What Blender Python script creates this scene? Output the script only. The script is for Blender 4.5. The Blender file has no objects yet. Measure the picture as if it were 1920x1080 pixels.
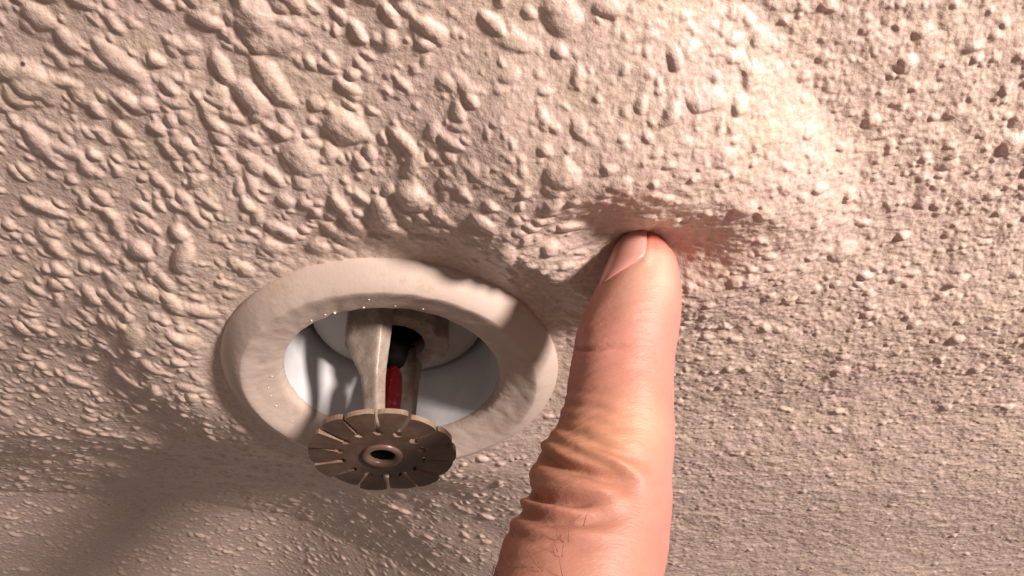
import bpy, bmesh, math, random
import numpy as np
from mathutils import Vector, Matrix, noise as mnoise

MM = 0.001
scn = bpy.context.scene
col = scn.collection
rng = np.random.default_rng(11)
random.seed(5)

# ------------------------------------------------------------------ camera
# world: millimetres scaled to metres, ceiling plane z = 0, room below (z < 0), sprinkler axis at x = y = 0
cam_d = bpy.data.cameras.new('camera')
cam_o = bpy.data.objects.new('camera', cam_d)
col.objects.link(cam_o)
Rw = Matrix(((0.99899055, 0.0, -0.04492073),
             (-0.03300025, -0.67846464, -0.73389148),
             (-0.03047712, 0.73463306, -0.67777977)))
CAM = Vector((17.91, -133.78, -98.57))
cam_o.matrix_world = Matrix.Translation(CAM * MM) @ Rw.to_4x4()
cam_d.sensor_width = 36.0
cam_d.lens = 36.0 * 1450.0 / 1920.0
cam_d.clip_start = 0.002
cam_d.clip_end = 50
scn.camera = cam_o

# ------------------------------------------------------------------ light
world = bpy.data.worlds.new('room_light')
scn.world = world
world.use_nodes = True
bg = world.node_tree.nodes['Background']
bg.inputs[0].default_value = (1.0, 0.79, 0.68, 1)
bg.inputs[1].default_value = 0.19


def area(name, loc, target, size, power, color):
    d = bpy.data.lights.new(name, 'AREA')
    d.shape = 'DISK'
    d.size = size
    d.energy = power
    d.color = color
    o = bpy.data.objects.new(name, d)
    col.objects.link(o)
    o.location = Vector(loc) * MM
    o.rotation_euler = (Vector(target) - Vector(loc)).to_track_quat('-Z', 'Y').to_euler()
    return o


area('room_lamp', (410, -455, -205), (30, -20, 0), 0.09, 7.9, (1.0, 0.87, 0.79))
scn.view_settings.view_transform = 'Standard'
scn.view_settings.look = 'None'
scn.view_settings.gamma = 1.0
scn.view_settings.use_curve_mapping = False
scn.view_settings.exposure = 0.0


# ------------------------------------------------------------------ helpers
def sm(a, b, x):
    t = np.clip((x - a) / (b - a), 0, 1)
    return t * t * (3 - 2 * t)


def vnoise(x, y, seed=0):
    """smooth value noise in [-1, 1] on numpy arrays"""
    xi = np.floor(x).astype(np.int64)
    yi = np.floor(y).astype(np.int64)
    fx = x - xi
    fy = y - yi
    fx = fx * fx * (3 - 2 * fx)
    fy = fy * fy * (3 - 2 * fy)

    def h(a, b):
        n = (a * 374761393 + b * 668265263 + seed * 974634777) & 0xffffffff
        n = ((n ^ (n >> 13)) * 1274126177) & 0xffffffff
        n = n ^ (n >> 16)
        return (n & 0xffff) / 32767.5 - 1
    return (h(xi, yi) * (1 - fx) + h(xi + 1, yi) * fx) * (1 - fy) + \
           (h(xi, yi + 1) * (1 - fx) + h(xi + 1, yi + 1) * fx) * fy


def link(name, me, mat=None, parent=None, smooth=True):
    o = bpy.data.objects.new(name, me)
    col.objects.link(o)
    if mat is not None:
        me.materials.append(mat)
    if parent is not None:
        o.parent = parent
    if smooth:
        me.polygons.foreach_set('use_smooth', np.ones(len(me.polygons), dtype=bool))
    return o


def pymesh(name, verts, faces):
    me = bpy.data.meshes.new(name)
    me.from_pydata([tuple(c * MM for c in v) for v in verts], [], faces)
    me.update()
    return me


def grid_mesh(name, P, mask=None, wrap=False):
    """P: (n, m, 3) array in mm -> quad mesh; mask (n-1, m-1) keeps faces; wrap closes the second axis"""
    n, m = P.shape[:2]
    idx = np.arange(n * m).reshape(n, m)
    if wrap:
        idx = np.concatenate([idx, idx[:, :1]], axis=1)
    q = np.stack([idx[:-1, :-1], idx[:-1, 1:], idx[1:, 1:], idx[1:, :-1]], axis=-1)
    q = q[mask] if mask is not None else q.reshape(-1, 4)
    V = P.reshape(-1, 3)
    used = np.zeros(len(V), bool)
    used[q.ravel()] = True
    remap = np.cumsum(used) - 1
    q = remap[q]
    V = V[used]
    me = bpy.data.meshes.new(name)
    me.vertices.add(len(V))
    me.vertices.foreach_set('co', (V * MM).astype(np.float32).ravel())
    me.loops.add(q.size)
    me.loops.foreach_set('vertex_index', q.astype(np.int32).ravel())
    me.polygons.add(len(q))
    me.polygons.foreach_set('loop_start', np.arange(0, q.size, 4, dtype=np.int32))
    me.update(calc_edges=True)
    me.validate()
    return me


def lathe(name, prof, mat, parent, n=160, center=(0, 0), wob=0.0, seed=0, closed=False, flip=False):
    """revolve (r, z) profile about the vertical axis"""
    prof = np.array(prof, float)
    if closed:
        prof = np.vstack([prof, prof[:1]])
    a = np.linspace(0, 2 * np.pi, n, endpoint=False)
    if flip:
        a = -a
    R = prof[:, 0][:, None] * np.ones(n)
    Z = prof[:, 1][:, None] * np.ones(n)
    if wob:
        s = np.cumsum(np.r_[0, np.hypot(np.diff(prof[:, 0]), np.diff(prof[:, 1]))])[:, None]
        w = wob * (vnoise(3 * np.cos(a) * 4 + 50 + s * .3, 3 * np.sin(a) * 4 + 50 + s * .2, seed)
                   + .5 * vnoise(9 * np.cos(a) * 4 + 90 + s, 9 * np.sin(a) * 4 + 90, seed + 1))
        R = R + w * .6
        Z = Z + w * .6 * (Z < 2)
    P = np.stack([center[0] + R * np.cos(a), center[1] + R * np.sin(a), Z], axis=-1)
    me = grid_mesh(name, P, wrap=True)
    return link(name, me, mat, parent)


def smooth_prof(pts, k=6):
    """Catmull-Rom through profile points"""
    p = np.array(pts, float)
    q = np.vstack([2 * p[0] - p[1], p, 2 * p[-1] - p[-2]])
    out = []
    for i in range(1, len(q) - 2):
        for t in np.linspace(0, 1, k, endpoint=False):
            a, b, c, d = q[i - 1], q[i], q[i + 1], q[i + 2]
            out.append(.5 * ((2 * b) + (c - a) * t + (2 * a - 5 * b + 4 * c - d) * t * t + (3 * b - a - 3 * c + d) * t ** 3))
    out.append(p[-1])
    return np.array(out)


class NT:
    def __init__(self, name):
        self.m = bpy.data.materials.new(name)
        self.m.use_nodes = True
        self.t = self.m.node_tree
        self.b = self.t.nodes['Principled BSDF']
        self.tc = self.t.nodes.new('ShaderNodeTexCoord')

    def n(self, kind, **kw):
        o = self.t.nodes.new(kind)
        for k, v in kw.items():
            if k in o.inputs:
                o.inputs[k].default_value = v
            else:
                setattr(o, k, v)
        return o

    def l(self, a, b):
        self.t.links.new(a, b)

    def noise(self, scale, detail=4, rough=.55, vec=None):
        o = self.n('ShaderNodeTexNoise')
        o.inputs['Scale'].default_value = scale
        o.inputs['Detail'].default_value = detail
        o.inputs['Roughness'].default_value = rough
        self.l(vec or self.tc.outputs['Object'], o.inputs['Vector'])
        return o

    def ramp(self, fac, stops):
        o = self.t.nodes.new('ShaderNodeValToRGB')
        e = o.color_ramp.elements
        while len(e) < len(stops):
            e.new(.5)
        for i, (p, c) in enumerate(stops):
            e[i].position = p
            e[i].color = (c[0], c[1], c[2], 1)
        self.l(fac, o.inputs[0])
        return o

    def mix(self, fac, a, b, mode='MIX'):
        o = self.t.nodes.new('ShaderNodeMix')
        o.data_type = 'RGBA'
        o.blend_type = mode
        for src, i in ((fac, 0), (a, 6), (b, 7)):
            if isinstance(src, (int, float)):
                o.inputs[i].default_value = src
            elif isinstance(src, tuple):
                o.inputs[i].default_value = (*src, 1)
            else:
                self.l(src, o.inputs[i])
        return o.outputs[2]

    def bump(self, h, dist, strength=1.0, normal=None):
        o = self.t.nodes.new('ShaderNodeBump')
        o.inputs['Distance'].default_value = dist
        o.inputs['Strength'].default_value = strength
        self.l(h, o.inputs['Height'])
        if normal is not None:
            self.l(normal, o.inputs['Normal'])
        return o.outputs[0]


def painted(name, ca, cb, rough=.45, scale=120, bump=.00008, spec=.5, grime=None, gscale=300):
    k = NT(name)
    a = k.noise(scale, 4)
    c = k.ramp(a.outputs[0], [(.35, ca), (.65, cb)]).outputs[0]
    if grime:
        g = k.noise(gscale, 5, .65)
        f = k.ramp(g.outputs[0], [(.56, (0, 0, 0)), (.72, (1, 1, 1))]).outputs[0]
        c = k.mix(f, c, grime)
    k.l(c, k.b.inputs['Base Color'])
    k.b.inputs['Roughness'].default_value = rough
    k.b.inputs['Specular IOR Level'].default_value = spec
    b = k.noise(900, 4)
    k.l(k.bump(b.outputs[0], bump), k.b.inputs['Normal'])
    return k.m


# ------------------------------------------------------------------ materials
def mat_ceiling():
    k = NT('ceiling_paint')
    big = k.noise(22, 3)
    mid = k.noise(95, 5, .6)
    fine = k.noise(900, 5, .65)
    c = k.ramp(big.outputs[0], [(.35, (.71, .55, .50)), (.65, (.73, .58, .515))]).outputs[0]
    f = k.ramp(mid.outputs[0], [(.42, (0, 0, 0)), (.68, (1, 1, 1))]).outputs[0]
    c = k.mix(f, c, (.71, .57, .475))
    g = k.ramp(fine.outputs[0], [(.36, (.80, .77, .74)), (.60, (1, 1, 1))]).outputs[0]
    c = k.mix(1.0, c, g, 'MULTIPLY')
    # rare dark flecks of dirt
    v = k.n('ShaderNodeTexVoronoi')
    v.inputs['Scale'].default_value = 85
    k.l(k.tc.outputs['Object'], v.inputs['Vector'])
    fl = k.ramp(v.outputs['Distance'], [(.022, (1, 1, 1)), (.04, (0, 0, 0))]).outputs[0]
    c = k.mix(fl, c, (.10, .07, .06))
    k.l(c, k.b.inputs['Base Color'])
    k.b.inputs['Roughness'].default_value = .33
    k.b.inputs['Specular IOR Level'].default_value = .55
    f1 = k.noise(1500, 4, .6)
    f2 = k.noise(620, 3, .5)
    n1 = k.bump(f2.outputs[0], .00026, .8)
    k.l(k.bump(f1.outputs[0], .00016, .8, n1), k.b.inputs['Normal'])
    return k.m


def mat_skin():
    k = NT('skin')
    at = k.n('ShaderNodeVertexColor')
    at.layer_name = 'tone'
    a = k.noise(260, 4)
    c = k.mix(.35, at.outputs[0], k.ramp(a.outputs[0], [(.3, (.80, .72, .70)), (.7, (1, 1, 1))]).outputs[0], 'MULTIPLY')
    k.l(c, k.b.inputs['Base Color'])
    k.b.inputs['Roughness'].default_value = .47
    k.b.inputs['Specular IOR Level'].default_value = .38
    k.b.inputs['Subsurface Weight'].default_value = .35
    k.b.inputs['Subsurface Radius'].default_value = (1.0, .35, .2)
    k.b.inputs['Subsurface Scale'].default_value = .0016
    # fine criss-cross skin lines
    mp = k.n('ShaderNodeMapping')
    mp.inputs['Scale'].default_value = (1, 1, 3.2)
    k.l(k.tc.outputs['Object'], mp.inputs[0])
    f = k.noise(1100, 4, .6, mp.outputs[0])
    v = k.n('ShaderNodeTexVoronoi')
    v.inputs['Scale'].default_value = 1500
    k.l(mp.outputs[0], v.inputs['Vector'])
    n1 = k.bump(f.outputs[0], .00016, .55)
    k.l(k.bump(v.outputs['Distance'], .00005, .4, n1), k.b.inputs['Normal'])
    return k.m


M_CEIL = mat_ceiling()
M_SKIN = mat_skin()
M_RING = painted('escutcheon_paint', (.58, .465, .405), (.64, .52, .455), .34, 70, .00006, .5, (.52, .39, .30), 140)
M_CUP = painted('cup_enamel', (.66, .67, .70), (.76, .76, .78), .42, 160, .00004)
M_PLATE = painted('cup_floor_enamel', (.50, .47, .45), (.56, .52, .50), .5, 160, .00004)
M_FRAME = painted('painted_brass', (.28, .22, .18), (.40, .325, .275), .38, 420, .0001, .5, (.22, .15, .11), 500)
M_DEFL = painted('tarnished_deflector', (.082, .047, .032), (.125, .076, .054), .36, 260, .00006, .5, (.08, .045, .03), 400)
M_EDGE = painted('lit_deflector_edge', (.20, .135, .095), (.32, .235, .175), .35, 400, .00004)  # paler than the plate: light on the slot walls put into the colour
M_BOSS = painted('screw_metal', (.13, .08, .056), (.17, .108, .08), .3, 300, .00003)
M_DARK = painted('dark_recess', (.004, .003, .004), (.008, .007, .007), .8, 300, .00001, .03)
M_SPECK = painted('paint_droplet', (.80, .70, .62), (.86, .78, .70), .25, 300, .00001)
M_SCREW = painted('load_screw', (.30, .2, .15), (.4, .28, .2), .3, 300, .00004)
k = NT('red_glass_bulb')
k.l(k.ramp(k.noise(500, 4).outputs[0], [(.55, (.05, .002, .003)), (.75, (.14, .022, .018))]).outputs[0], k.b.inputs['Base Color'])
k.b.inputs['Roughness'].default_value = .12
k.b.inputs['Coat Weight'].default_value = .6
M_BULB = k.m
k = NT('fingernail')
k.l(k.ramp(k.noise(180, 3).outputs[0], [(.3, (.56, .25, .21)), (.7, (.64, .33, .28))]).outputs[0], k.b.inputs['Base Color'])
k.b.inputs['Roughness'].default_value = .3
k.b.inputs['Subsurface Weight'].default_value = .3
k.b.inputs['Subsurface Radius'].default_value = (1, .35, .2)
k.b.inputs['Subsurface Scale'].default_value = .001
M_NAIL = k.m
k = NT('hair')
k.b.inputs['Base Color'].default_value = (.09, .045, .02, 1)
k.b.inputs['Roughness'].default_value = .5
M_HAIR = k.m

# ------------------------------------------------------------------ ceiling
TX, TY = 46.0, -42.0           # where the fingertip presses


def macro(x, y):
    """sag of the ceiling skin below z = 0, in mm"""
    r = np.hypot(x, y)
    w = 2.2 * vnoise(x / 17 + 9, y / 17 + 3, 3) + 1.0 * vnoise(x / 7, y / 7, 4)
    # loose, water-filled skin on the near side of the fitting
    near = 1 - sm(-14, 34, y + .12 * x + w)
    loose = 3.6 * sm(34, 54, r + w) * near
    # the big blister around the fingertip, tent-shaped
    dx, dy = x - TX, y - TY + 8
    d = np.hypot(dx, dy) + w * .6
    an = np.arctan2(dy, dx)
    Rb = 34 + 5 * np.cos(an + 2.4) - 5 * np.exp(-((an + .85) / .6) ** 2)
    ml = np.exp(-((((an - 3.0) + np.pi) % (2 * np.pi) - np.pi) / .65) ** 2)
    mr = np.exp(-((an - .55) / .8) ** 2)
    soft = np.clip(ml + mr, 0, 1)
    Rb = Rb + 8 * ml + 8 * mr
    t = np.clip(d / Rb, 0, 1.4)
    cf = .3 + .7 * soft
    tc = 1 - t * (cf + (1 - cf) * t)
    cone = 10.2 * (np.sqrt(tc ** 2 + .004 + .02 * soft) + tc) * .5
    blister = cone * sm(33, 49, r)
    # crater pushed back up by the finger
    dy = y - TY
    dd = np.hypot(dx * .95 + dy * .1, dy * 1.02) + .5 * w
    crater = -10.2 * np.exp(-(dd / 12.0) ** 1.8)
    # slack fold running from the crater up to the upper left
    fx, fy = x - 36, y + 50
    fold = -1.5 * np.exp(-((fx * .45 + fy * .9) / 5.0) ** 2 - ((fx * .9 - fy * .45) / 11) ** 2)
    # board rising again beyond the fitting
    bu, bv = -.22 * x + .97 * y, x + .25 * y
    bs = bu + 1.5 * w - 12
    back = -.25 * 8 * np.logaddexp(0, np.clip(bs, -200, 125) / 8) * (1 - sm(-25, 70, bv)) - 3 * sm(20, 100, y)
    tilt = -.075 * np.clip(22 - x, 0, 400) * near * sm(34, 62, r)
    und = .8 * vnoise(x / 34 + 5, y / 34 + 5, 8) * sm(34, 60, r) + .25 * vnoise(x / 11, y / 11, 9) * sm(34, 42, r)
    return loose + blister + crater + fold + tilt + back * sm(36, 70, r) + und


def blob_map(x0, x1, y0, y1, res):
    nx, ny = int((x1 - x0) / res), int((y1 - y0) / res)
    H = np.zeros((ny, nx), np.float32)

    def splat(n, smin, smax, power, hfac, dens, aniso, mixin):
        xs = rng.uniform(x0 + 5, x1 - 5, n)
        ys = rng.uniform(y0 + 5, y1 - 5, n)
        u = rng.random(n)
        rad = smin * (1 - u * (1 - (smin / smax) ** power)) ** (-1 / power)
        keep = rng.random(n)
        ang = rng.normal(0, 1, n)
        asp = rng.random(n)
        hh = rng.uniform(.7, 1.3, n)
        for i in range(n):
            x, y = xs[i], ys[i]
            left = 1 / (1 + math.exp((x - 32) / 14))
            far = 1 / (1 + math.exp(-(y - 2) / 14))
            if keep[i] > dens(left, far):
                continue
            r = rad[i] * (1 - .38 * far) * (.78 + .22 * left)
            a = r * (1 + asp[i] * (aniso * (.25 + .75 * left)))
            b = r * (1 - .15 * asp[i])
            th = (.95 * left + .2) + ang[i] * (.45 + .9 * (1 - left))
            c, s = math.cos(th), math.sin(th)
            k = int(a / res) + 2
            ix, iy = int((x - x0) / res), int((y - y0) / res)
            if ix < k or iy < k or ix >= nx - k or iy >= ny - k:
                continue
            gx = (np.arange(-k, k + 1) * res)[None, :]
            gy = (np.arange(-k, k + 1) * res)[:, None]
            uu = (gx * c + gy * s) / a
            vv = (-gx * s + gy * c) / b
            wob = 1 + .22 * np.sin(2.3 * uu * 2 + ang[i] * 7) * np.cos(vv * 2.7 + asp[i] * 9)
            q = 1 - (uu * uu + vv * vv) * wob
            q = np.clip(q, 0, 1)
            h = hfac * hh[i] * r ** .7 * (1 - (1 - q) ** 1.35)
            w = H[iy - k:iy + k + 1, ix - k:ix + k + 1]
            np.maximum(w, h + mixin * w * (q > 0), out=w)
    splat(42000, .25, .55, 1.5, .36, lambda l, f: .35 + .6 * (1 - l) + .3 * f, .8, .3)
    splat(23500, .5, 1.3, 1.7, .42, lambda l, f: .78 + .2 * f, 1.2, .12)
    splat(5700, 1.05, 2.5, 2.1, .52, lambda l, f: .38 + .62 * l - .25 * f, 1.35, .15)
    splat(260, 2.4, 3.6, 2, .42, lambda l, f: .2 + .6 * l - .2 * f, .9, .35)
    # light blur so the droplets look painted over
    for _ in range(1):
        H[1:-1] = .25 * H[:-2] + .5 * H[1:-1] + .25 * H[2:]
        H[:, 1:-1] = .25 * H[:, :-2] + .5 * H[:, 1:-1] + .25 * H[:, 2:]
    return H


def build_ceiling():
    X0, X1, Y0, Y1, RES = -215, 265, -112, 200, .18
    H = blob_map(X0, X1, Y0, Y1, RES)
    nv, nu = 900, 1080
    # rows: finer spacing towards the near side
    t = np.linspace(0, 1, nv)
    yrow = Y0 + 4 + (Y1 - Y0 - 8) * (t * .62 + .38 * t * t)
    half = 88 + (yrow - Y0) / (Y1 - Y0) * 140
    cx = 24 + (yrow - Y0) / (Y1 - Y0) * 6
    s = np.linspace(-1, 1, nu)
    X = cx[:, None] + half[:, None] * s[None, :]
    Y = np.repeat(yrow[:, None], nu, axis=1)
    fx = np.clip((X - X0) / RES, 0, H.shape[1] - 2.001)
    fy = np.clip((Y - Y0) / RES, 0, H.shape[0] - 2.001)
    ix, iy = fx.astype(int), fy.astype(int)
    fx -= ix
    fy -= iy
    B = (H[iy, ix] * (1 - fx) + H[iy, ix + 1] * fx) * (1 - fy) + (H[iy + 1, ix] * (1 - fx) + H[iy + 1, ix + 1] * fx) * fy
    r = np.hypot(X, Y)
    dT = np.hypot(X - TX, Y - TY)
    # texture smeared flat beside the fitting, stretched over the blister
    tex = (.28 + .72 * sm(35, 42, r)) * (.8 + .2 * sm(6, 24, dT))
    grain = .05 * vnoise(X / .45, Y / .45, 21) + .07 * vnoise(X / 1.1, Y / 1.1, 22) + .12 * vnoise(X / 2.7, Y / 2.7, 23)
    # little tension wrinkles round the pressed spot
    wr = .6 * (.13 * vnoise(X / 3.1, (Y - .12 * X) / .75, 31) + .13 * vnoise((X + .3 * Y) / 1.6, (Y + .2 * X) / .6, 33) + .2 * vnoise(X / 4, Y / 2.2, 32)) * np.exp(-((dT - 12) / 13) ** 2)
    edge = 1 - sm(.93, 1, np.abs(s))[None, :] * np.ones((nv, 1))
    edge *= (sm(0, .03, t) * (1 - sm(.95, 1, t)))[:, None]
    D = macro(X, Y) + (B * tex + grain * (.4 + .6 * tex) * (.55 + 1.0 * sm(20, 60, X)) + wr) * edge
    Z = -D
    # tuck the skin up behind the flange
    Z = Z + 1.6 * (1 - sm(30, 34.2, r))
    P = np.stack([X, Y, Z], axis=-1)
    # coarse skirt that carries the ceiling on out of view
    ring = np.concatenate([P[:1] + np.array([0, -1, 0]) * d for d in (900, 300, 60)], axis=0)
    ring[:, :, 0] = P[:1, :, 0] * np.array([4, 2.2, 1.25])[:, None]
    end = np.concatenate([P[-1:] + np.array([0, 1, 0]) * d for d in (60, 300, 900)], axis=0)
    end[:, :, 0] = P[-1:, :, 0] * np.array([1.1, 1.6, 3])[:, None]
    P = np.concatenate([ring, P, end], axis=0)
    P[:3, :, 2] *= np.array([0, .3, .8])[:, None]
    P[-3:, :, 2] *= np.array([.8, .3, 0])[:, None]
    L = np.concatenate([P[:, :1] - np.array([d, 0, 0]) for d in (1200, 300, 60)], axis=1)
    Rr = np.concatenate([P[:, -1:] + np.array([d, 0, 0]) for d in (60, 300, 1200)], axis=1)
    P = np.concatenate([L, P, Rr], axis=1)
    P[:, :3, 2] *= np.array([0, .3, .8])
    P[:, -3:, 2] *= np.array([.8, .3, 0])
    rc = np.hypot(P[:-1, :-1, 0], P[:-1, :-1, 1])
    me = grid_mesh('ceiling', P, mask=rc > 28)
    o = link('ceiling', me, M_CEIL)
    o['kind'] = 'structure'
    return o


build_ceiling()


# ------------------------------------------------------------------ sprinkler
def empty(name, label, cat, loc=(0, 0, 0)):
    o = bpy.data.objects.new(name, None)
    col.objects.link(o)
    o.location = Vector(loc) * MM
    o.empty_display_size = .01
    o['label'] = label
    o['category'] = cat
    return o


spr = empty('fire_sprinkler', 'recessed fire sprinkler head with cream painted ring and toothed metal deflector', 'sprinkler')

flange = lathe('escutcheon', smooth_prof([(33.5, .6), (34.9, .3), (35.0, -.5), (34.3, -1.5), (32.6, -3.0), (30.9, -3.95),
                                          (29.8, -4.05), (27.4, -3.2), (24.8, -2.3), (23.3, -1.6), (22.6, -.6), (22.5, .6), (22.6, 1.6)], 6),
               M_RING, spr, n=320, wob=.12, seed=40)
flange['label'] = 'cream painted escutcheon ring'
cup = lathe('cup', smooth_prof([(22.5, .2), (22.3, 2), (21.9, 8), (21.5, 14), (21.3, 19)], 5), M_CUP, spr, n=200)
cup['label'] = 'white enamelled recess wall'
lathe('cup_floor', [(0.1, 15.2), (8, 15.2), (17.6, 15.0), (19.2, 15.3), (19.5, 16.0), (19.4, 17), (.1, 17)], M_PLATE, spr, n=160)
lathe('cup_gap_shade', [(22.5, 19), (19, 19.2), (.1, 19.2)], M_DARK, spr, n=120)  # near-black disc standing in for the shade in the gap round the floor


def poly_prism(name, outer, z0, z1, mat, parent, inner=None, bev=.35):
    bm = bmesh.new()
    n = len(outer)
    a = [bm.verts.new((x * MM, y * MM, z0 * MM)) for x, y in outer]
    b = [bm.verts.new((x * MM, y * MM, z1 * MM)) for x, y in outer]
    for i in range(n):
        j = (i + 1) % n
        bm.faces.new((a[i], a[j], b[j], b[i]))
    if inner is None:
        bm.faces.new(a[::-1])
        bm.faces.new(b)
    else:
        c = [bm.verts.new((x * MM, y * MM, z0 * MM)) for x, y in inner]
        d = [bm.verts.new((x * MM, y * MM, z1 * MM)) for x, y in inner]
        for i in range(n):
            j = (i + 1) % n
            bm.faces.new((a[j], a[i], c[i], c[j]))
            bm.faces.new((b[i], b[j], d[j], d[i]))
            bm.faces.new((c[j], c[i], d[i], d[j]))
    bmesh.ops.recalc_face_normals(bm, faces=bm.faces)
    if bev:
        ed = [e for e in bm.edges if e.calc_face_angle(0) > .45]
        bmesh.ops.bevel(bm, geom=ed, offset=bev * MM, segments=2, affect='EDGES', profile=.6)
    me = bpy.data.meshes.new(name)
    bm.to_mesh(me)
    bm.free()
    return link(name, me, mat, parent)


# threaded body with wrench boss round the orifice
na = 72
an = [2 * math.pi * i / na for i in range(na)]


def boss_r(a):
    r = 9.4
    for c, w, e in ((.15, .34, 2.2), (math.pi + .25, .5, 1.8), (-.75, .18, 1.0)):
        dlt = (a - c + math.pi) % (2 * math.pi) - math.pi
        if abs(dlt) < w:
            r = 9.4 + e
    return r


poly_prism('frame_body', [(boss_r(a) * math.cos(a), boss_r(a) * math.sin(a)) for a in an], 8.2, 15.2, M_FRAME, spr,
           inner=[(6.3 * math.cos(a), 6.3 * math.sin(a)) for a in an], bev=.3)
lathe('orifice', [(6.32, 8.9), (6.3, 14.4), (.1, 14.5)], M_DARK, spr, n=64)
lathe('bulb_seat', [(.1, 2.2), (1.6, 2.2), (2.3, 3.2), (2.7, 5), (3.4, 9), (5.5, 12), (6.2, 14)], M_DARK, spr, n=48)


def arm(name, pts, mat):
    """pts: list of (centre xyz, radial half-thickness, tangential half-width); arm lies in a vertical plane through the axis"""
    secs = []
    for (c, ht, hw, dirv, n_) in pts:
        secs.append((Vector(c), ht, hw, Vector(dirv).normalized(), n_))
    bm = bmesh.new()
    loops = []
    for c, ht, hw, d, n_ in secs:
        s = Vector((-d.y, d.x, 0))
        L = []
        for k_ in range(32):
            a = 2 * math.pi * (k_ + .5) / 32
            ca, sa = math.cos(a), math.sin(a)
            e = 9
            rr = (abs(ca) ** e + abs(sa) ** e) ** (-1 / e)
            L.append(bm.verts.new((c + d * (ca * rr * ht) + s * (sa * rr * hw)) * MM))
        loops.append(L)
    for A, B in zip(loops[:-1], loops[1:]):
        for k_ in range(32):
            bm.faces.new((A[k_], A[(k_ + 1) % 32], B[(k_ + 1) % 32], B[k_]))
    bm.faces.new(loops[0])
    bm.faces.new(loops[-1][::-1])
    bmesh.ops.recalc_face_normals(bm, faces=bm.faces)
    bmesh.ops.subdivide_edges(bm, edges=[e for e in bm.edges if abs((e.verts[0].co - e.verts[1].co).z) > 1e-3], cuts=3, smooth=.3)
    me = bpy.data.meshes.new(name)
    bm.to_mesh(me)
    bm.free()
    return link(name, me, mat, spr)


dl = (-.55, -.83, 0)
arm('frame_arm', [((-4.6, -9.6, 14), 2.2, 4.9, dl, 0), ((-4.7, -9.2, 9), 2.2, 4.9, dl, 0), ((-4.6, -8.0, 4), 2.1, 4.7, dl, 0),
                  ((-4.1, -6.4, 0), 1.9, 3.6, dl, 0), ((-3.3, -4.6, -4), 1.7, 2.2, dl, 0), ((-2.6, -3.0, -11), 1.5, 1.8, dl, 0),
                  ((-1.9, -1.7, -17.2), 1.5, 1.7, dl, 0)], M_FRAME)
dr = (.3, .95, 0)
arm('frame_arm', [((2.1, 7.6, 12), 1.9, 3.0, dr, 0), ((2.1, 7.2, 8), 1.9, 3.0, dr, 0), ((2.1, 6.0, 3), 1.8, 2.8, dr, 0),
                  ((2.1, 4.8, -4), 1.7, 2.7, dr, 0), ((2.1, 3.4, -11), 1.7, 2.6, dr, 0), ((1.9, 2.0, -17.2), 1.6, 2.4, dr, 0)], M_FRAME)
lathe('glass_bulb', smooth_prof([(.1, -14.4), (1.0, -14.2), (1.5, -12.8), (2.1, -11), (2.25, -7), (2.25, -3), (1.9, 0), (1.1, 1.6), (.1, 2.4)], 5),
      M_BULB, spr, n=40)['label'] = 'red glass bulb'
lathe('load_screw', smooth_prof([(.1, -13.2), (2.0, -13.4), (2.5, -14), (2.5, -15), (3.4, -16.2), (4.2, -17.4), (4.2, -18.4)], 4), M_SCREW, spr, n=40)

# deflector: centre plate, 14 tines, rolled eyelet
DZ, DX, DY = -19.0, -.57, 0.0
NT_ = 14
Rin, Rsl, Rout = 8.5, 8.5, 14.35


def plate():
    # scalloped rim: round ends of the slots bite into the plate
    n = NT_ * 16
    outer = []
    for i in range(n):
        a = 2 * math.pi * i / n
        ph = (a * NT_ / (2 * math.pi)) % 1
        dd = (ph - .5) * 2 * math.pi / NT_ * 8.0
        r = Rin
        if abs(dd) < 1.0:
            r = 8.55 - math.sqrt(max(0, 1.0 - dd * dd)) * 1.25
        outer.append((DX + r * math.cos(a), DY + r * math.sin(a)))
    inner = [(DX + 3.0 * math.cos(2 * math.pi * i / n), DY + 3.0 * math.sin(2 * math.pi * i / n)) for i in range(n)]
    return poly_prism('deflector', outer, DZ - .5, DZ + .6, M_DEFL, spr, inner=inner, bev=0)


dplate = plate()
for p in dplate.data.polygons:
    p.use_smooth = False
dplate['label'] = 'tarnished brown toothed deflector'
dplate.data.materials.append(M_EDGE)
for p in dplate.data.polygons:
    if abs(p.normal.z) < .5:
        p.material_index = 1


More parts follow.
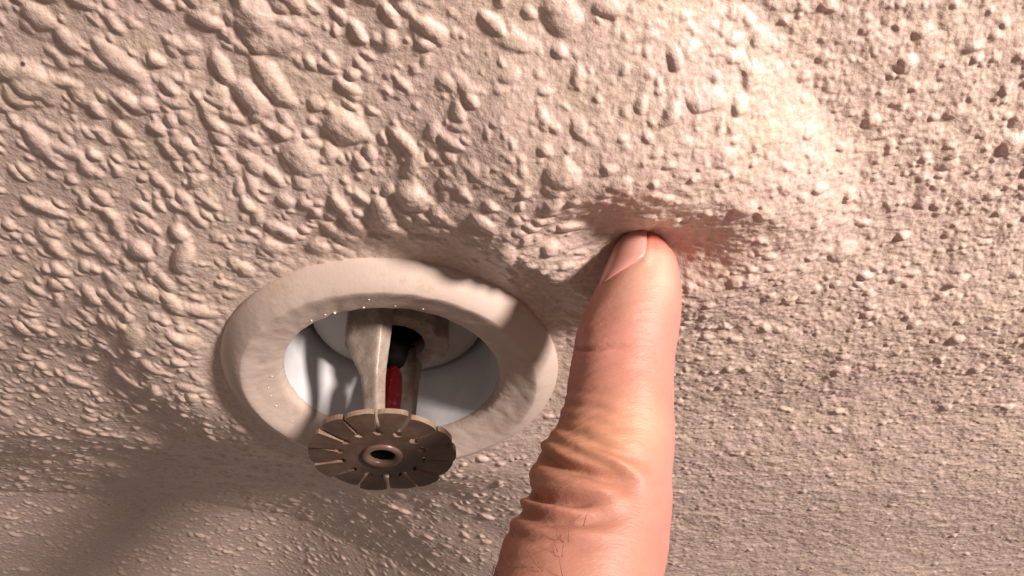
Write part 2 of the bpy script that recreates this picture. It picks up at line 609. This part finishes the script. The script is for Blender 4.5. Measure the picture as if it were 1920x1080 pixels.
def tine(i):
    a0 = 2 * math.pi * i / NT_
    hwi = math.pi / NT_
    bm = bmesh.new()
    nr, nt = 6, 8
    bend = [0.05, .5, -.15, .35, .1, .6, 0, .45, -.2, .5, .15, .4, 0, .3][i]
    tw = [.15, -.2, .1, .3, -.25, .2, -.1, .3, .0, -.3, .2, .25, -.1, .2][i]
    top, bot = [], []
    for j in range(nr + 1):
        t = j / nr
        r = Rin - .02 + (Rout - Rin) * t
        gap = (.60 if t < .02 else .50 - .20 * t)
        g = gap / r
        rowb, rowt = [], []
        for q in range(nt + 1):
            u = q / nt * 2 - 1
            a = a0 + u * (hwi - g)
            rr = r
            if j == nr:
                rr = r - .35 * abs(u) ** 4
            z = DZ - .5 + bend * t * t + tw * u * t * .8
            rowb.append(bm.verts.new(((DX + rr * math.cos(a)) * MM, (DY + rr * math.sin(a)) * MM, z * MM)))
            rowt.append(bm.verts.new(((DX + rr * math.cos(a)) * MM, (DY + rr * math.sin(a)) * MM, (z + 1.1) * MM)))
        bot.append(rowb)
        top.append(rowt)
    for j in range(nr):
        for q in range(nt):
            bm.faces.new((bot[j][q], bot[j + 1][q], bot[j + 1][q + 1], bot[j][q + 1]))
            bm.faces.new((top[j][q], top[j][q + 1], top[j + 1][q + 1], top[j + 1][q]))
        f = bm.faces.new((bot[j][0], top[j][0], top[j + 1][0], bot[j + 1][0])); f.material_index = 1
        f = bm.faces.new((bot[j][nt], bot[j + 1][nt], top[j + 1][nt], top[j][nt])); f.material_index = 1
    for q in range(nt):
        f = bm.faces.new((bot[nr][q], top[nr][q], top[nr][q + 1], bot[nr][q + 1])); f.material_index = 1
        bm.faces.new((bot[0][q + 1], top[0][q + 1], top[0][q], bot[0][q]))
    bmesh.ops.recalc_face_normals(bm, faces=bm.faces)
    me = bpy.data.meshes.new('tine')
    bm.to_mesh(me)
    bm.free()
    o = link('tine', me, M_DEFL, dplate, smooth=False)
    me.materials.append(M_EDGE)
    return o


for i in range(NT_):
    tine(i)
lathe('eyelet', smooth_prof([(2.9, -18.3), (2.5, -18.9), (2.45, -19.6), (2.75, -19.95), (3.2, -20.1), (3.75, -20.0), (4.0, -19.7), (4.0, -19.3)], 5),
      M_BOSS, spr, n=64, center=(DX, DY))
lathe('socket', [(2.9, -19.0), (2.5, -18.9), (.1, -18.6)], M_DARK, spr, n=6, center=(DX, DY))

# droplets of ceiling paint dried on the ring
bm = bmesh.new()
for r_, a_, s_ in ((24.2, -98, .27), (24.8, -84, .22), (27.6, -94, .26), (24.0, -112, .3), (24.6, -116, .24), (26.4, -104, .16), (26.0, 172, .26), (26.4, 164, .24),
                   (24.6, 186, .2), (25.8, 178, .16), (27.0, 170, .15), (25, -72, .18), (24.4, -124, .2), (28, -110, .14), (26.5, 150, .17)):
    a_ = math.radians(a_)
    m_ = Matrix.Translation(Vector((r_ * math.cos(a_), r_ * math.sin(a_), -2.05 - (r_ - 24) * .33)) * MM) @ Matrix.Diagonal((s_ * MM, s_ * MM, s_ * .7 * MM, 1))
    bmesh.ops.create_icosphere(bm, subdivisions=2, radius=1, matrix=m_)
me = bpy.data.meshes.new('paint_droplets')
bm.to_mesh(me)
bm.free()
o = link('paint_droplets', me, M_SPECK, spr)
o['kind'] = 'stuff'

# ------------------------------------------------------------------ hand
hand = empty('hand', "left hand's bare index finger pressing its tip into the bulging ceiling", 'hand', (34, -24, -52))
# centre line of the index finger from the tip down: x, y, z, half width across the view
FN = [(46.95, -42.0, -2.2, 2.2), (46.86, -41.92, -2.7, 3.5), (46.63, -41.08, -4.2, 4.75), (46.47, -39.72, -6.72, 5.95), (45.77, -37.91, -10.03, 6.9),
      (44.62, -36.13, -13.29, 7.7), (43.35, -34.38, -16.51, 8.27), (42.55, -33.09, -18.9, 8.45), (41.68, -31.51, -23.22, 8.51),
      (41.0, -30.01, -27.45, 8.73), (40.2, -28.59, -31.59, 9.16), (39.26, -27.51, -34.83, 9.73), (38.23, -26.67, -37.36, 10.39),
      (37.33, -25.9, -39.89, 10.91), (36.86, -25.42, -42.41, 10.86), (36.01, -24.91, -45.21, 11.08), (34.58, -24.29, -48.86, 11.44),
      (32.45, -23.63, -53.37, 11.68), (30.4, -22.9, -60, 11.7), (28.6, -22, -68, 12.0), (27.5, -20.5, -78, 13.0), (27, -18, -90, 13.5)]
FN = np.array(FN)
DORS = Vector((-.88, -.47, 0)).normalized()       # the back of the finger


def tube_mesh(st, nring=48):
    """closed tube; st rows: x, y, z, half width a (sideways), half width b (towards the camera)"""
    st = np.array(st, float)
    k_ = smooth_prof(st, 5)
    ax = np.gradient(k_[:, :3], axis=0)
    ax /= np.linalg.norm(ax, axis=1)[:, None]
    V, F = [], []
    for p, d in zip(k_, ax):
        d = Vector(d)
        e1 = Vector((1, 0, 0))
        e1 = (e1 - d * e1.dot(d)).normalized()
        e2 = d.cross(e1)
        for j in range(nring):
            a = 2 * math.pi * j / nring
            V.append(Vector(p[:3]) + e1 * (p[3] * math.cos(a)) + e2 * (p[4] * math.sin(a)))
    n = len(k_)
    for i in range(n - 1):
        for j in range(nring):
            F.append((i * nring + j, i * nring + (j + 1) % nring, (i + 1) * nring + (j + 1) % nring, (i + 1) * nring + j))
    F.append(tuple(range(nring))[::-1])
    F.append(tuple((n - 1) * nring + j for j in range(nring)))
    return V, F


def build_hand():
    V, F = tube_mesh([(x, y, z, a, a * (.93 if z > -30 else .9)) for x, y, z, a in FN])
    me = pymesh('skin', V, F)
    bm = bmesh.new()
    bm.from_mesh(me)

    def chain(pts, rings=20):
        st = [(p[0], p[1], p[2], p[3], p[3]) for p in pts]
        st_a = np.array(st, float)
        kk = smooth_prof(st_a, 4)
        ax = np.gradient(kk[:, :3], axis=0)
        loops = []
        ref = Vector((0, 1, 0))
        for p, d in zip(kk, ax):
            d = Vector(d).normalized()
            e1 = (ref - d * ref.dot(d)).normalized()
            e2 = d.cross(e1)
            loops.append([bm.verts.new((Vector(p[:3]) + (e1 * math.cos(2 * math.pi * j / rings) + e2 * math.sin(2 * math.pi * j / rings)) * p[3]) * MM)
                          for j in range(rings)])
        for A, B in zip(loops[:-1], loops[1:]):
            for j in range(rings):
                bm.faces.new((A[j], A[(j + 1) % rings], B[(j + 1) % rings], B[j]))
        bm.faces.new(loops[0][::-1])
        bm.faces.new(loops[-1])
        for e in (kk[0], kk[-1]):
            bmesh.ops.create_uvsphere(bm, u_segments=16, v_segments=10, radius=e[3] * MM, matrix=Matrix.Translation(Vector(e[:3]) * MM))

    # palm: four metacarpals as overlapping tapered columns; away from the camera = +y, palm side = +x
    wrist = Vector((34, 22, -168))
    heads = [(28, -17, -92, 13.5), (27, 3, -90, 13.8), (28, 22, -94, 13), (30, 39, -100, 12)]
    for j, (x, y, z, r_) in enumerate(heads):
        wx, wy = wrist.x + 2, wrist.y - 16 + j * 10.5
        chain([(x, y, z, r_), ((x * 2 + wx) / 3, (y * 2 + wy) / 3, z - 24, r_ + .8), ((x + 2 * wx) / 3, (y + 2 * wy) / 3, z - 50, r_ + 1.5), (wx, wy, wrist.z, 14)])
    # thumb-side muscle and thumb folded along the palm side
    chain([(40, -6, -155, 14), (52, -16, -132, 14.5), (60, -22, -112, 12.5), (66, -20, -95, 11), (72, -10, -84, 10), (76, 2, -77, 9), (77.5, 7, -74, 6.5)])
    # curled middle, ring and little fingers
    for j, (x, y, z, r_) in enumerate(heads[1:]):
        L = (1, .94, .78)[j]
        chain([(x, y, z, r_ - 1), (x + 16 * L, y + .5, z + 8 * L, 10.6 * (1 - j * .04)), (x + 38 * L, y + 1, z + 3 * L, 10 * (1 - j * .04)),
               (x + 45 * L, y + 1, z - 9 * L, 9.4 * (1 - j * .04)), (x + 39 * L, y + 1, z - 24 * L, 8.8 * (1 - j * .04)),
               (x + 27 * L, y + 1, z - 31 * L, 8.0 * (1 - j * .04)), (x + 18 * L, y + 1, z - 29 * L, 6.6 * (1 - j * .04))])
    # forearm
    chain([(34, 22, -150, 22), (35, 22, -172, 23), (37, 25, -200, 25), (41, 30, -240, 30), (46, 38, -300, 36)], 32)
    bmesh.ops.recalc_face_normals(bm, faces=bm.faces)
    bm.to_mesh(me)
    bm.free()
    tmp = bpy.data.objects.new('tmp', me)
    col.objects.link(tmp)
    md = tmp.modifiers.new('r', 'REMESH')
    md.mode = 'VOXEL'
    md.voxel_size = .00062
    md.use_smooth_shade = True
    m2 = tmp.modifiers.new('s', 'SMOOTH')
    m2.factor = .5
    m2.iterations = 6
    dg = bpy.context.evaluated_depsgraph_get()
    out = bpy.data.meshes.new_from_object(tmp.evaluated_get(dg))
    bpy.data.objects.remove(tmp)
    # soften the palm, the curled fingers and the forearm
    bm = bmesh.new()
    bm.from_mesh(out)
    pv = [v for v in bm.verts if v.co.z < -.074]
    for _ in range(45):
        bmesh.ops.smooth_vert(bm, verts=pv, factor=.6, use_axis_x=True, use_axis_y=True, use_axis_z=True)
    bm.to_mesh(out)
    bm.free()
    # refine only the finger that fills the picture
    bm = bmesh.new()
    bm.from_mesh(out)
    fe = [e for e in bm.edges if min(v.co.z for v in e.verts) > -.0585 and max(v.co.x for v in e.verts) < .06]
    bmesh.ops.subdivide_edges(bm, edges=fe, cuts=1, use_grid_fill=True, smooth=0)
    bm.to_mesh(out)
    bm.free()
    n = len(out.vertices)
    co = np.empty(n * 3, np.float32)
    out.vertices.foreach_get('co', co)
    co = co.reshape(-1, 3).astype(float) / MM
    no = np.empty(n * 3, np.float32)
    out.vertices.foreach_get('normal', no)
    no = no.reshape(-1, 3).astype(float)
    # finger coordinates: z along, angle from the back of the finger (positive towards the camera and palm)
    z = co[:, 2]
    order = np.argsort(FN[:, 2])
    cx = np.interp(z, FN[order, 2], FN[order, 0])
    cy = np.interp(z, FN[order, 2], FN[order, 1])
    dx, dy = co[:, 0] - cx, co[:, 1] - cy
    th = np.arctan2(dx * -DORS.y + dy * DORS.x, dx * DORS.x + dy * DORS.y)   # 0 = back of finger
    th = -th
    th = np.where(dx * 0 + th < -np.pi, th + 2 * np.pi, th)
    # which sign faces the camera: test a point towards -y
    tcam = -math.atan2(0 * -DORS.y + -1 * DORS.x, 0 * DORS.x + -1 * DORS.y)
    if tcam < 0:
        th = -th
    g = lambda v, c, w: np.exp(-((v - c) / w) ** 2)
    D = np.zeros(n)
    infinger = sm(-62, -54, z)
    # knuckle folds run obliquely round the bent joint: q follows the joint's tilt, u goes across the finger
    q = z - .55 * dy - 1.2
    u = dx / np.interp(z, FN[order, 2], FN[order, 3])
    wv = .35 * vnoise(u * 2.1 + 5, q / 6, 51)
    front = sm(2.0, -1.0, dy) * (1 - sm(.55, .95, u))
    folds = [([-.95, 0], [-29.2, -30.8], .22, .5, .1), ([-1, 0], [-31, -32.4], .28, .55, .15),
             ([-1, -.5, .45], [-32.4, -33.6, -37.4], .55, .75, .5), ([-1, -.5, .25], [-34.5, -35.7, -39.4], .5, .7, .3),
             ([-1, -.3, .25], [-37.1, -38.9, -40.7], 1.45, .85, .3), ([-1.1, -.5, 0], [-42.2, -42.9, -43.6], 1.75, .75, -.05),
             ([-1.1, -.5, .3], [-45.1, -46.0, -45.6], .95, .85, .25), ([-1, 0], [-40.6, -41.4], .25, .5, 0),
             ([-1, 0], [-48.4, -49.0], .22, .7, .1), ([-1, .2], [-27.2, -28.6], .1, .5, .2)]
    for us, qs, dep, wd, uend in folds:
        qq = np.interp(u, us, qs) + wv
        fade = front * (1 - sm(uend - .35, uend + .25, u))
        wloc = wd * (1 + .5 * sm(uend - .6, uend + .2, u))
        D -= dep * g(q, qq, wloc) * fade
        D += dep * .32 * (g(q, qq - 1.9 * wd - .3, 1.2 * wd) + g(q, qq + 1.9 * wd + .3, 1.2 * wd)) * fade
    # broad ridge between the folds
    D += .55 * g(q, np.interp(u, [-.6, 0, .5], [-34.8, -37.2, -40.2]), 1.0) * front * g(u, 0.05, .55)
    # distal joint crease
    qq = np.interp(u, [-1, -.4, .1], [-19.0, -17.4, -16.9]) + .3 * wv
    D -= .5 * g(z - .81 * dy, qq, .38) * front * (1 - sm(-.45, .1, u))
    # fine transverse wrinkles along the back of the middle bone
    D += .035 * vnoise(th * 2.2, z / .62, 61) * sm(-36, -20, z) * 0 + .07 * vnoise(th * 3.0, z / .55, 62) * (1 - sm(-20, -15, z)) * (1 - sm(1.0, 1.9, np.abs(th)))
    D += .10 * vnoise(th * 2.0 + 3, z / 3.0, 63)
    # nail fold: raised lip of skin beside the nail
    nz = (z + 2) / -1.0
    fold_th = 1.00 - .012 * nz
    D += .30 * g(th, fold_th + .15, .14) * sm(-11.5, -9, z) * (1 - sm(-5, -3.2, z))
    co2 = co + no * (D * infinger)[:, None]
    out.vertices.foreach_set('co', (co2 * MM).astype(np.float32).ravel())
    # skin tone: blood pushed back from the tip, pale yellow middle, pink palm side, ochre knuckle
    base = np.array([.46, .215, .16])
    C = np.tile(base, (n, 1))

    def blend(w, c_):
        nonlocal C
        w = np.clip(w, 0, 1)[:, None]
        C = C * (1 - w) + np.array(c_) * w
    side = sm(1.5, 2.5, th)
    blend(sm(-5, -14, z) * 0 + .85 * g(z, -11.5, 6) * (1 - side) * sm(.3, 1.2, th), (.68, .42, .32))     # pale band
    blend(.85 * side * infinger, (.60, .22, .20))                                                     # pink palm side
    blend(.9 * sm(-9, -3.5, z), (.62, .19, .155))                                                      # flushed tip
    blend(.6 * g(z, -22.5, 5) * (1 - .4 * side), (.54, .245, .20))
    blend(.75 * g(z, -38.5, 6.0) * (1 - sm(1.1, 2.0, th)), (.43, .225, .13))                            # ochre knuckle
    blend(.45 * g(z, -35.5, 4) * g(th, 1.5, .6), (.64, .37, .24))  # pale yellow highlight by the knuckle, painted into the skin tone
    blend(.5 * sm(-45, -49, z) * 0 + .75 * (1 - sm(-50, -42, z)) * (1 - .6 * side), (.40, .19, .135))  # browner lower finger: the light's falloff put into the skin colour
    blend(.6 * g(th, 1.25, .3) * sm(-9, -6, z), (.60, .17, .12))                                     # reddened nail fold
    mott = vnoise(th * 4 + 7, z / 4.0, 71)[:, None] * .035
    C = np.clip(C * (1 + mott), 0, 1)
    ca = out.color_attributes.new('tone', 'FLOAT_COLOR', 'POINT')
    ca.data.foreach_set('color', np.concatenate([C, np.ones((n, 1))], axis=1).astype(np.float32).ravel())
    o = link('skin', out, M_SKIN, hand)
    o.matrix_parent_inverse = hand.matrix_world.inverted()
    return o


bpy.context.view_layer.update()
skin = build_hand()
INV = Matrix.Translation(-hand.location)
skin.matrix_parent_inverse = INV


def finger_pt(zz, th, off=0.0):
    order = np.argsort(FN[:, 2])
    c = [np.interp(zz, FN[order, 2], FN[order, q]) for q in range(4)]
    side = Vector((-DORS.y, DORS.x, 0))
    if side.y > 0:
        side = -side
    d = DORS * math.cos(th) + side * math.sin(th)
    r_ = c[3] * (1 - .055 * abs(d.y)) + off
    return Vector((c[0], c[1], zz)) + d * r_


# the nail: a curved plate let into the back of the fingertip
nu, nv_ = 26, 22
P = np.zeros((nv_, nu, 3))
for i in range(nv_):
    for j in range(nu):
        u = j / (nu - 1) * 2 - 1
        v = i / (nv_ - 1)
        zz = -3.1 - v * (8.0 - 2.2 * abs(u) ** 2.5)
        rim = max(abs(u), abs(2 * v - 1)) ** 8
        P[i, j] = finger_pt(zz, u * .98, .22 - .42 * rim)
nail = link('fingernail', grid_mesh('fingernail', P), M_NAIL, hand)
nail.matrix_parent_inverse = INV
sd = nail.modifiers.new('t', 'SOLIDIFY')
sd.thickness = .0004
sd.offset = -1

# short hairs on the back of the first bone
hc = bpy.data.curves.new('hair', 'CURVE')
hc.dimensions = '3D'
hc.bevel_depth = .00005
hc.bevel_resolution = 1
rh = random.Random(3)
for i in range(46):
    zz = rh.uniform(-64, -49)
    th = rh.uniform(-.7, 1.0)
    p0 = finger_pt(zz, th, -.1)
    side = Vector((-DORS.y, DORS.x, 0))
    if side.y > 0:
        side = -side
    nrm = (DORS * math.cos(th) + side * math.sin(th))
    Lh = rh.uniform(2.4, 5.2)
    drift = Vector((rh.uniform(-.4, .4), rh.uniform(-.4, .4), rh.uniform(.55, 1.1)))
    sp = hc.splines.new('POLY')
    sp.points.add(5)
    for q in range(6):
        t = q / 5
        pt = p0 + nrm * (Lh * .55 * t * (1 - .45 * t)) + drift * (Lh * .8 * t * t)
        sp.points[q].co = (*(pt * MM), 1)
        sp.points[q].radius = 1 - .8 * t
ho = bpy.data.objects.new('hair', hc)
hc.materials.append(M_HAIR)
col.objects.link(ho)
ho.parent = hand
ho.matrix_parent_inverse = INV
ho['kind'] = 'stuff'
